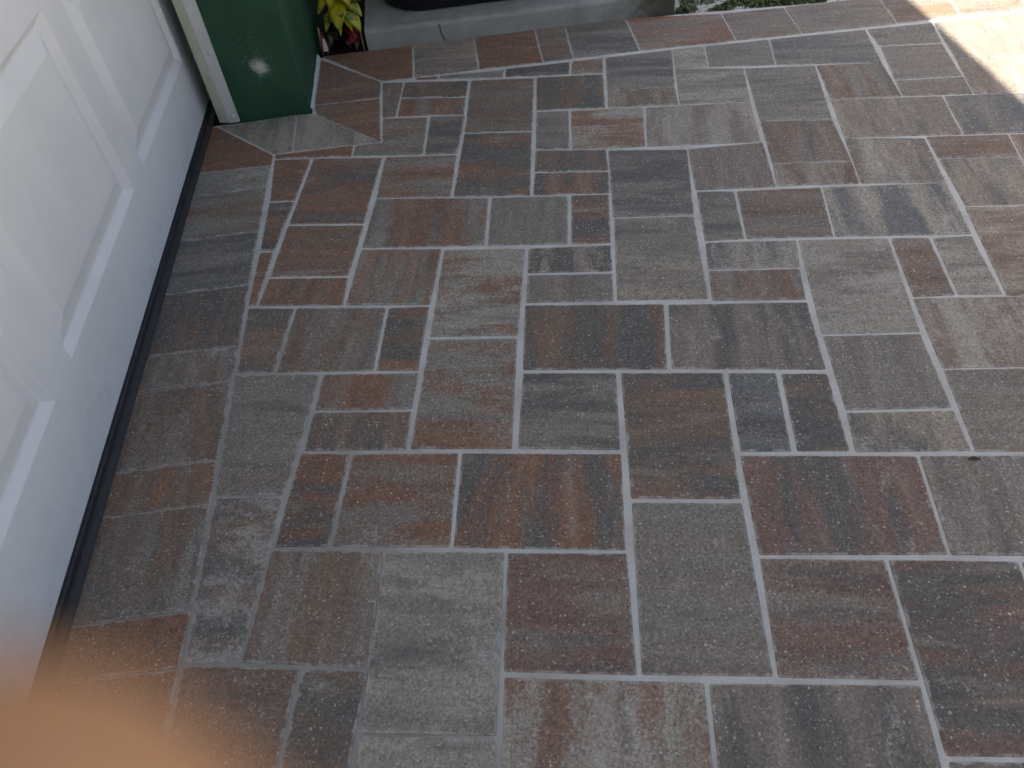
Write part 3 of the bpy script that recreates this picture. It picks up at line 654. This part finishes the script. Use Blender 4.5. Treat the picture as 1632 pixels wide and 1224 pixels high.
bluegray gray v 0.2 n 2.612,0.934 2.633,0.931 2.615,0.826 2.594,0.829
redbrown gray h 0.2 n 2.138,1.188 2.305,1.159 2.295,1.096 2.127,1.125
gray redbrown h 0.2 n 2.571,1.2 2.634,1.189 2.609,1.042 2.546,1.053
mauve tan h 0.2 n 2.162,1.205 2.309,1.18 2.305,1.159 2.159,1.184
redbrown tan v 0.2 n 2.582,1.263 2.624,1.255 2.613,1.193 2.571,1.2
mauve rust h 0.2 n 2.39,1.274 2.578,1.242 2.575,1.221 2.386,1.253
gray redbrown h 0.2 n 2.519,1.273 2.582,1.263 2.578,1.242 2.515,1.253
"""
COL = dict(rust=(0.195, 0.092, 0.048), brown=(0.160, 0.102, 0.070), redbrown=(0.160, 0.092, 0.070), mauve=(0.186, 0.154, 0.136),
           gray=(0.195, 0.181, 0.165), tan=(0.280, 0.238, 0.196), pale=(0.310, 0.286, 0.252), charcoal=(0.085, 0.081, 0.078), bluegray=(0.116, 0.122, 0.134))
HALF = dict(w=.0039, n=.0029, t=.0016, b=.0012)

def offset(poly, d):
    n, out = len(poly), []
    for i in range(n):
        p0, p1, p2 = poly[i-1], poly[i], poly[(i+1) % n]
        a, b = (p1-p0).normalized(), (p2-p1).normalized()
        na, nb = Vector((-a.y, a.x)), Vector((-b.y, b.x))      # inward for a counter-clockwise outline
        m = na + nb
        out.append(p1 + m * (d / max(.35, 1 + na.dot(nb))))
    return out

def clip_corners(poly, r):
    out, n = [], len(poly)
    for i in range(n):
        p0, p1, p2 = poly[i-1], poly[i], poly[(i+1) % n]
        for q in (p0, p2):
            e = q - p1
            out.append(p1 + e.normalized() * min(r, .3*e.length))
    return out

def area(p): return .5*sum(p[i-1].x*p[i].y - p[i].x*p[i-1].y for i in range(len(p)))

GRID = math.atan2(-0.16895301, 0.98562411)
def build_paver(c1, c2, direction, dust, joint, pts):
    pts = [Vector(p) for p in pts]
    if area(pts) < 0: pts.reverse()
    per = sum((pts[i]-pts[i-1]).length for i in range(len(pts)))
    inr = 2*area(pts)/per
    half = HALF[joint] * random.uniform(.82, 1.18)
    ctr = sum(pts, Vector((0, 0))) / len(pts)
    ang = (0 if joint == 'b' else GRID) + (math.pi/2 if direction == 'v' else 0)
    ca, sa = math.cos(-ang), math.sin(-ang)
    loc = [Vector(((p-ctr).x*ca - (p-ctr).y*sa, (p-ctr).x*sa + (p-ctr).y*ca)) for p in pts]
    half = min(half, .25*inr)
    outer, r2, r3 = (clip_corners(offset(loc, half + d), .0020) for d in (0, min(.0013, .1*inr), min(.011, .32*inr)))
    n = len(outer)
    vs = [(p.x, p.y, -.03) for p in outer] + [(p.x, p.y, -.0015) for p in outer] + [(p.x, p.y, 0) for p in r2] + [(p.x, p.y, 0) for p in r3]
    fs = [(k*n+i, k*n+(i+1) % n, (k+1)*n+(i+1) % n, (k+1)*n+i) for k in range(3) for i in range(n)] + [tuple(range(3*n, 4*n))]
    me = bpy.data.meshes.new('paver')
    me.from_pydata(vs, [], fs)
    at = me.attributes.new('edge', 'FLOAT', 'POINT')
    at.data.foreach_set('value', [1.0]*(3*n) + [0.0]*n)
    me.materials.append(M_PAVER)
    o = link('paver', me, patio)
    o.location = (ctr.x, ctr.y, random.uniform(-.0006, .0004))
    o.rotation_euler = (random.gauss(0, .0014), random.gauss(0, .0014), ang)
    j = random.uniform(.93, 1.07)
    o['base_colour'] = [v*j*t for v, t in zip(COL[c1], (1.02, 1.0, .94))]
    o['streak_colour'] = [v*j*t for v, t in zip(COL[c2], (1.02, 1.0, .94))]
    o['dust'] = float(dust)
    return o

for line in PAVERS.strip().splitlines():
    c1, c2, dr, du, jt, *pp = line.split()
    build_paver(c1, c2, dr, float(du), jt, [tuple(map(float, q.split(','))) for q in pp])

soil = MB(); soil.add([(.2552,1.4528,-.004),(.398,1.4528,-.004),(.398,5,-.004),(.2552,5,-.004)], [(0,1,2,3)])
tag(soil.build('soil_strip', M_SOIL_SHADE), kind='structure')
shade_floor = MB(); shade_floor.add([(-.34,1.147,-.003),(.026,1.147,-.003),(.026,1.5,-.003),(-.34,1.5,-.003)], [(0,1,2,3)])  # floor behind the trim, coloured near-black to stand in for shade in the gap
shade_floor.add([(-.34,-4,-.003),(-.0301,-4,-.003),(-.0301,1.1468,-.003),(-.34,1.1468,-.003)], [(0,1,2,3)])
tag(shade_floor.build('garage_floor_painted_shade', M_SOIL_SHADE), kind='structure')

# ------------------------------------------------------------------ the house
house = tag(link('house', None), 'green painted house wall beside the white garage door', 'house')
YW, XW = 1.15175, 0.255                      # reveal plane of the garage opening and front plane of the wall
w = MB()
w.box(.027, XW, YW, 7.0, -.03, 2.45)         # wall beyond the opening
w.box(.027, XW, -3.75, YW, 2.05, 2.45)       # lintel
w.box(.027, XW, -6.0, -3.75, -.03, 2.45)     # wall on the near side
bevel(w.build('wall', M_WALL, house), .004)
# smear of mortar along the foot of the front wall
b = MB(); prof = []
ys = [YW + .004 + i*.0125 for i in range(25)]
vs, fs = [], []
for y in ys:
    wd = .0055 + random.uniform(-.0018, .0028); hh = .008 + random.uniform(-.002, .004)
    vs += [(XW-.001, y, -.004), (XW+wd, y, -.004), (XW+wd*.6, y, hh*.55), (XW-.001, y, hh)]
for i in range(len(ys)-1):
    for q in range(3): fs.append((4*i+q, 4*i+q+1, 4*i+q+5, 4*i+q+4))
b.add(vs, fs); b.build('mortar_bead', M_MORTAR, house)
# eaves: soffit, fascia and roof slope; their edge throws the shadow over the patio
EAVE, EZ = 0.76, 2.45
rf = MB(); rf.prism_y([(-4.0, EZ+1.75), (EAVE+.03, EZ+.145), (EAVE+.03, EZ+.172), (-4.0, EZ+1.79)], -6.4, 7.4)
roof = rf.build('roof', M_ROOF, house)
MB().box(EAVE-.02, EAVE, -6.4, 7.4, EZ-.01, EZ+.155).build('fascia', M_SOFFIT, roof)
MB().box(-.30, EAVE-.022, -6.4, 7.4, EZ+.002, EZ+.02).build('soffit', M_SOFFIT, roof)

# ------------------------------------------------------------------ garage door
door = tag(link('garage_door', None), 'white garage door with raised rectangular panels, standing above a black rubber seal', 'garage door')
XD, U = -.0085, .085
PER, PW = 6.30*U, 5.32*U
Y_END = 13.62*U                                 # far edge of the farthest panel
SEC_Z = [.30*U + i*.56 for i in range(5)]
def raised_panel(y0, y1, z0, z1):
    rings = [(0, 0), (.0025, -.0012), (.0135, -.0105), (.017, -.0112), (.048, -.0018), (.052, -.0010)]
    vs, fs = [], []
    for ins, dx in rings:
        vs += [(XD+dx, y0+ins, z0+ins), (XD+dx, y1-ins, z0+ins), (XD+dx, y1-ins, z1-ins), (XD+dx, y0+ins, z1-ins)]
    for r in range(len(rings)-1):
        for q in range(4): fs.append((4*r+q, 4*r+(q+1) % 4, 4*r+4+(q+1) % 4, 4*r+4+q))
    n = 4*(len(rings)-1); fs.append((n, n+1, n+2, n+3))
    return vs, fs
cols_y = []
y = Y_END
while y > -3.7:
    cols_y.append((y-PW, y)); y -= PER
cols_y.reverse()
DY0, DY1 = cols_y[0][0]-.09, Y_END+.20
for s in range(4):
    z0, z1 = SEC_Z[s], SEC_Z[s+1]-.004
    p0, p1 = z0 + 1.62*U, z0 + 5.60*U
    f = MB()
    # face sheet of the section with openings where the pressed panels sit
    ysp = [DY0] + [t for c in cols_y for t in c] + [DY1]
    for i in range(len(ysp)-1):
        a, bb = ysp[i], ysp[i+1]
        rows = [(z0, z1)] if i % 2 == 0 else [(z0, p0), (p1, z1)]
        for za, zb in rows: f.add([(XD,a,za),(XD,bb,za),(XD,bb,zb),(XD,a,zb)], [(0,1,2,3)])
    f.add([(XD,DY0,z0),(XD,DY1,z0),(XD-.04,DY1,z0),(XD-.04,DY0,z0)], [(0,1,2,3)])
    f.add([(XD,DY0,z1),(XD,DY1,z1),(XD-.04,DY1,z1),(XD-.04,DY0,z1)], [(0,3,2,1)])
    sec = f.build('door_section', M_DOOR, door, fix=False)
    for (a, bb) in cols_y:
        vs, fs = raised_panel(a, bb, p0, p1)
        o = MB().add(vs, fs).build('panel', M_DOOR, sec, fix=False)
MB().box(XD-.07, XD-.045, DY0, DY1, .0, 2.25).build('door_core', M_DARK, door)
zb = .30*U
seal = MB().prism_y([(-.045, zb), (XD-.001, zb), (XD+.0005, zb-.004), (XD-.0015, zb-.008), (XD+.002, zb-.010), (XD+.003, .010), (XD+.0015, .008), (XD+.006, .0065),
                     (XD+.0125, .004), (XD+.0145, .0008), (XD+.012, -.002), (-.045, -.002)], DY0, Y_END+.19)
seal.build('bottom_seal', M_RUBBER, door)

# ------------------------------------------------------------------ door stop moulding on the reveal
stop = tag(link('door_stop_moulding', None), 'white vinyl stop moulding with screw caps between garage door and green wall', 'moulding')
st = MB().prism_z([(.0455, YW-.001), (.0455, YW-.0065), (.049, YW-.0085), (.0725, YW-.0085), (.0745, YW-.0065), (.0745, YW-.001)], .003, 2.0)
st.build('strip', M_TRIM, stop)
fl = MB().prism_z([(.0455, YW-.0012), (.0455, YW-.0062), (.036, YW-.0050), (.0240, YW-.0020), (.0232, YW+.0060), (.0262, YW+.0060), (.030, YW-.0012)], .004, 2.0)
fl.build('flange', M_FLANGE, stop)
def cap(z):
    m = MB(); vs, fs = [], []
    for i, (r, d) in enumerate([(.0060, 0), (.0056, .0016), (.004, .0030), (.0016, .0036)]):
        for q in range(12):
            t = 2*math.pi*q/12
            vs.append((.0635 + r*math.cos(t), YW-.0085-d, z + r*math.sin(t)))
    for i in range(3):
        for q in range(12): fs.append((12*i+q, 12*i+(q+1) % 12, 12*i+12+(q+1) % 12, 12*i+12+q))
    fs.append(tuple(range(36, 48)))
    m.add(vs, fs).build('screw_cap', M_TRIM, stop, True)
for z in (.0185, .181, .345, .51, .70, .95, 1.25, 1.6): cap(z)

# ------------------------------------------------------------------ concrete slab and the black container on it
SY, SX0, SX1, SH = 1.4535, .3975, 1.2655, .0555
sl = MB()
ns, vs, fs = 24, [], []
front = [SX0 + (SX1-SX0)*i/ns for i in range(ns+1)]
prof = [(0, -.03), (0, .0), (.0005, SH*.5), (.0015, SH-.010), (.004, SH-.004), (.010, SH-.0006), (.03, SH), (3.2, SH), (3.2, -.03)]
for x in front:
    jx = random.uniform(-.0012, .0012)
    for i, (dy, z) in enumerate(prof):
        vs.append((x, SY + dy + (jx*(1+dy) if 0 < i < 6 else 0), z + (random.uniform(-.0008, .0008) if 2 < i < 6 else 0)))
k = len(prof)
for i in range(ns):
    for q in range(k): fs.append((i*k+q, i*k+(q+1) % k, (i+1)*k+(q+1) % k, (i+1)*k+q))
fs += [tuple(range(k)), tuple(range(ns*k+k-1, ns*k-1, -1))]
slab = sl.add(vs, fs).build('concrete_slab', None)
slab.data.materials.append(M_CONC)
tag(slab, 'low grey concrete slab with algae-stained right end, behind the paver border', 'slab')
for p in slab.data.polygons: p.use_smooth = False
cr = MB(); cv = []
for i in range(9):
    t = i/8
    cv.append((.6035 + .011*t**1.6 + .0012*math.sin(9*t), .0475*(1-t)+.001))
vs, fs = [], []
for i, (x, z) in enumerate(cv):
    hw = .0006 + .0005*math.sin(3+5*i)**2
    for dx, dy in ((-hw, -.0016), (hw, -.0016), (hw, .001), (-hw, .001)): vs.append((x+dx, SY+dy, z))
for i in range(8):
    for q in range(4): fs.append((4*i+q, 4*i+(q+1) % 4, 4*i+4+(q+1) % 4, 4*i+4+q))
cr.add(vs, fs).build('crack', M_DARK, slab)

tub = tag(link('black_container', None), 'black rounded container standing on the concrete slab', 'container')
def round_rect(x0, x1, y0, y1, r, n=8):
    out = []
    for cx, cy, a0 in ((x1-r, y1-r, 0), (x0+r, y1-r, 90), (x0+r, y0+r, 180), (x1-r, y0+r, 270)):
        for i in range(n+1):
            t = R(a0 + 90*i/n); out.append((cx + r*math.cos(t), cy + r*math.sin(t)))
    return out
m = MB(); vs, fs = [], []
lv = [(.016, .0008), (.005, .004), (0, .012), (-.010, .18), (-.020, .34)]
for ins, z in lv:
    ring = round_rect(.452+ins, 1.02-ins, 1.528+ins, 1.96-ins, .125-ins*.5)
    vs += [(x, y, SH+z) for x, y in ring]
n = len(ring)
for r in range(len(lv)-1):
    for q in range(n): fs.append((r*n+q, r*n+(q+1) % n, (r+1)*n+(q+1) % n, (r+1)*n+q))
fs.append(tuple(range(n-1, -1, -1)))
m.add(vs, fs).build('body', M_BLACK, tub, True)
m = MB(); vs, fs = [], []
for ins, z in [(-.022, .335), (-.036, .337), (-.038, .358), (-.02, .366), (.02, .37)]:
    ring = round_rect(.452+ins, 1.02-ins, 1.528+ins, 1.96-ins, .13)
    vs += [(x, y, SH+z) for x, y in ring]
for r in range(4):
    for q in range(n): fs.append((r*n+q, r*n+(q+1) % n, (r+1)*n+(q+1) % n, (r+1)*n+q))
fs.append(tuple(range(4*n, 5*n)))
m.add(vs, fs).build('lid', M_BLACK, tub, True)
# ------------------------------------------------------------------ variegated plant between wall and slab
plant = tag(link('variegated_plant', None), 'yellow variegated plant with red lower leaves between green wall and concrete slab', 'plant')
PC = Vector((.332, 1.545, 0))
m = MB(); vs, fs = [], []
for r_, z in ((.036, -.003), (.046, .060), (.050, .061), (.050, .070), (.045, .070), (.044, .060)):
    for q in range(24):
        t = 2*math.pi*q/24; vs.append((PC.x + r_*math.cos(t), PC.y + r_*math.sin(t), z))
for r in range(5):
    for q in range(24): fs.append((r*24+q, r*24+(q+1) % 24, r*24+24+(q+1) % 24, r*24+24+q))
fs.append(tuple(range(120, 144)))
m.add(vs, fs).build('pot', M_BLACK, plant, True)
for (dx, dy, h) in ((0, 0, .26), (.016, .01, .22), (-.018, .006, .24)):
    MB().tube([(PC.x+dx*.3, PC.y+dy*.3, .055), (PC.x+dx*.8, PC.y+dy, .14), (PC.x+dx*1.6, PC.y+dy*2, h)], [.005, .004, .003]).build('stem', M_STEM, plant, True)

def leaf(base, tip, width, mat, droop=.2, up=Vector((0, -.4, 1)), fold=.18):
    """a blade from base to tip, arched and folded along the midrib"""
    base, tip = Vector(base), Vector(tip)
    d = tip - base; L = d.length; t = d.normalized()
    side = t.cross(up).normalized(); nrm = side.cross(t).normalized()
    vs, fs, n = [], [], 9
    for i in range(n):
        s = i/(n-1)
        wd = width * (math.sin(math.pi*min(1, s*.96+.03))**.75) * (1.1-.35*s) * .5
        c = base + d*s + nrm*(L*droop*4*s*(1-s)*.5)
        wob = .0016*math.sin(7*s+L*300)
        vs += [c - side*wd + nrm*(fold*wd+wob), c - side*wd*.5 + nrm*fold*wd*.35, c, c + side*wd*.5 + nrm*fold*wd*.35, c + side*wd + nrm*(fold*wd-wob)]
    for i in range(n-1):
        for q in range(4): fs.append((5*i+q, 5*i+q+1, 5*i+q+6, 5*i+q+5))
    off = base
    o = MB().add([Vector(v)-off for v in vs], fs).build('leaf', mat, plant, True)
    o.location = off
    s = o.modifiers.new('thickness', 'SOLIDIFY'); s.thickness = .0006
    return o
# leaves that hang forward over the pot
leaf((.338, 1.53, .125), (.3295, 1.462, .062), .052, M_YLEAF, .25)
leaf((.325, 1.53, .135), (.282, 1.480, .105), .030, M_YLEAF, .3)
leaf((.318, 1.54, .150), (.276, 1.500, .140), .034, M_YLEAF, .3)
leaf((.330, 1.53, .150), (.318, 1.470, .118), .036, M_YLEAF, .35)
leaf((.345, 1.53, .150), (.372, 1.472, .118), .034, M_YLEAF, .3)
leaf((.350, 1.54, .140), (.402, 1.490, .122), .030, M_YLEAF, .3)
leaf((.345, 1.52, .108), (.388, 1.462, .052), .040, M_GLEAF, .35)
leaf((.348, 1.53, .118), (.398, 1.478, .085), .036, M_GLEAF, .35)
leaf((.340, 1.52, .095), (.366, 1.462, .055), .024, M_YLEAF, .3)
leaf((.322, 1.52, .100), (.292, 1.470, .058), .026, M_GLEAF, .3)
leaf((.335, 1.51, .085), (.331, 1.464, .045), .012, M_YLEAF, .2)
for i in range(26):
    a = random.uniform(0, 2*math.pi); r_ = random.uniform(.04, .085); z = random.uniform(.12, .30)
    bx, by = PC.x + .012*math.cos(a), PC.y + .02 + .012*math.sin(a)
    tx = min(max(PC.x + r_*math.cos(a), .272), .43)
    leaf((bx, by, z), (tx, PC.y + .02 + r_*math.sin(a), z + random.uniform(-.03, .02)), random.uniform(.022, .038),
         random.choice([M_YLEAF, M_YLEAF, M_GLEAF]), random.uniform(.2, .4))
# red leaves low on both sides
leaf((.276, 1.500, .050), (.2715, 1.457, .001), .013, M_RLEAF, .25, Vector((.2, -1, .3)))
leaf((.296, 1.500, .034), (.284, 1.459, .002), .014, M_RLEAF, .25, Vector((-.1, -1, .3)))
leaf((.340, 1.505, .050), (.372, 1.462, .036), .024, M_RLEAF, .45, Vector((0, -.6, 1)))
leaf((.382, 1.505, .044), (.351, 1.463, .018), .026, M_RLEAF, .45, Vector((0, -.6, 1)))
leaf((.372, 1.500, .030), (.364, 1.462, .003), .020, M_DLEAF, .3, Vector((.1, -1, .5)))
leaf((.344, 1.500, .034), (.352, 1.466, .004), .018, M_DLEAF, .3, Vector((-.2, -1, .5)))
leaf((.300, 1.505, .052), (.296, 1.466, .020), .020, M_DLEAF, .3, Vector((.3, -1, .5)))
leaf((.318, 1.505, .060), (.316, 1.470, .026), .016, M_DLEAF, .3, Vector((-.3, -1, .5)))
MB().tube([(.268, 1.475, -.01), (.2695, 1.477, .030), (.272, 1.481, .070)], [.0032, .003, .0028]).build('stake', M_STEM, plant, True)
MB().tube([(.386, 1.464, -.01), (.386, 1.465, .028), (.3855, 1.467, .060)], [.0024, .0024, .002]).build('stake', M_STEM, plant, True)
tg = MB()
tg.add([(.281+dx, 1.458+dy, z) for dy in (0, .0012) for dx, z in ((-.005, .013), (.0055, .012), (.0070, .022), (.0045, .046), (-.0005, .050), (-.0050, .024))],
       [(0,1,2,3,4,5), (11,10,9,8,7,6)] + [(i, i+6, (i+1) % 6+6, (i+1) % 6) for i in range(6)])
tgo = tg.build('plant_tag', M_TAG, plant)
MB().tube([(.2818, 1.4572, .0185), (.2818, 1.4580, .0185)], .0013, 10).build('tag_hole', M_DARK, tgo)

# ------------------------------------------------------------------ gravel and weeds past the border
def blob_stones(n, x0, x1, y0, y1):
    m = MB()
    for i in range(n):
        x, y = random.uniform(x0, x1), random.uniform(y0, y1)
        if y < 1.4405 + (x-1.268)*-.11 + .004: continue
        r_ = random.uniform(.002, .0055)
        vs = []
        for (dx, dy, dz) in ((1,0,0),(.3,.9,0),(-.8,.6,0),(-.8,-.6,0),(.3,-.9,0),(0,0,.8),(0,0,-.6)):
            j = random.uniform(.75, 1.25)
            vs.append((x+dx*r_*j, y+dy*r_*j, -.010+dz*r_*j))
        m.add(vs, [(i_, (i_+1) % 5, 5) for i_ in range(5)] + [((i_+1) % 5, i_, 6) for i_ in range(5)])
    return m
tag(blob_stones(9000, 1.27, 2.6, 1.26, 1.95).build('shell_gravel', M_GRAVEL), 'loose white shell gravel beyond the paver border', 'gravel', kind='stuff')
wd = MB()
def weed_patch(cx, cy, rx, ry, n, h):
    for i in range(n):
        a, q = random.uniform(0, 2*math.pi), math.sqrt(random.random())
        x, y = cx + rx*q*math.cos(a), cy + ry*q*math.sin(a)
        if y < 1.4405 + (x-1.268)*-.11 + .002: continue
        z = -.010 + random.random()*h*(1.1-q)
        s = random.uniform(.004, .009)
        u = Vector((random.gauss(0,1), random.gauss(0,1), random.gauss(0,.5))).normalized()
        v = u.cross(Vector((random.gauss(0,.6), random.gauss(0,.6), 1))).normalized()
        c = Vector((x, y, z))
        wd.add([c-u*s, c+v*s*.45, c+u*s, c-v*s*.45], [(0,1,2,3)])
for a in ((1.292,1.46,.022,.03,240,.030), (1.318,1.475,.02,.02,90,.018), (1.40,1.452,.035,.022,260,.016), (1.435,1.475,.03,.02,170,.016), (1.375,1.445,.012,.01,60,.012),
          (1.53,1.462,.07,.035,900,.028), (1.60,1.445,.05,.03,700,.028), (1.47,1.49,.04,.02,220,.018), (1.36,1.53,.06,.03,260,.02), (1.66,1.47,.06,.05,500,.03),
          (1.66,1.425,.03,.02,120,.012)):
    weed_patch(*a)
tag(wd.build('ground_weeds', M_WEED, fix=False), 'low green weeds creeping over the white gravel', 'weeds', kind='stuff')

# ------------------------------------------------------------------ scrap of dead leaf on a paver
m = MB(); vs, fs = [], []
for i in range(7):
    s = i/6
    wdt = .0032*math.sin(math.pi*min(1, s*.9+.05))
    c = Vector((1.2945 + .0155*s, -.1235 - .0035*s, .0012 + .0022*math.sin(math.pi*s)))
    vs += [c + Vector((0, wdt, .0012)), c, c + Vector((0, -wdt, .0006))]
for i in range(6):
    for q in range(2): fs.append((3*i+q, 3*i+q+1, 3*i+q+4, 3*i+q+3))
dl = m.add(vs, fs).build('dead_leaf', M_DEAD, None, True)
dl.modifiers.new('thickness', 'SOLIDIFY').thickness = .0004
tag(dl, 'tiny curled dead leaf lying on a grey paver by a joint', 'leaf')

# ------------------------------------------------------------------ hand of the person taking the picture, a fingertip in view
hv, he, hr = [], [], []
def vert(p, r_):
    hv.append(Vector(p)); hr.append(r_); return len(hv)-1
def chain(start, pts):
    prev = start
    for p, r_ in pts:
        i = vert(p, r_)
        he.append((prev, i)); prev = i
wrist = vert((0.4742, -0.8652, 0.9365), .026)
chain(wrist, [((0.4378, -0.9513, 0.9191), .030), ((0.3984, -1.0622, 0.8997), .038), ((0.3733, -1.1388, 0.8845), .041)])
palm = vert((0.5062, -0.8145, 0.9489), .027); he.append((wrist, palm))
def finger(mcp, pip, dip, tip, r_):
    chain(palm, [(mcp, r_*1.25), (pip, r_*1.05), (dip, r_*.95), (tip, r_*.80)])
finger((0.5443, -0.7723, 0.9606), (0.5791, -0.7452, 0.9535), (0.6081, -0.7178, 0.9411), (0.6231, -0.7054, 0.9383), .0125)   # index, over the lens edge
finger((0.5375, -0.7900, 0.9514), (0.5750, -0.7687, 0.9351), (0.6003, -0.7509, 0.9221), (0.6171, -0.7429, 0.9189), .0090)
finger((0.5290, -0.8059, 0.9437), (0.5634, -0.7923, 0.9245), (0.5864, -0.7771, 0.9119), (0.6022, -0.7690, 0.9087), .0085)
finger((0.5188, -0.8208, 0.9382), (0.5467, -0.8121, 0.9198), (0.5633, -0.8003, 0.9093), (0.5751, -0.7926, 0.9058), .0075)
chain(palm, [((0.5234, -0.8180, 0.9796), .014), ((0.5518, -0.8049, 1.0015), .0115), ((0.5747, -0.7882, 1.0115), .0095)])       # thumb
me = bpy.data.meshes.new('hand')
me.from_pydata(hv, he, [])
me.materials.append(M_SKIN)
hand = link('hand', me)
sm = hand.modifiers.new('skin', 'SKIN'); sm.use_smooth_shade = True
for i, r_ in enumerate(hr): me.skin_vertices[0].data[i].radius = (r_, r_)
me.skin_vertices[0].data[0].use_root = True
ss = hand.modifiers.new('subdivision', 'SUBSURF'); ss.levels = 2; ss.render_levels = 2
tag(hand, 'bare hand with a blurred fingertip reaching into the lower left corner', 'hand')
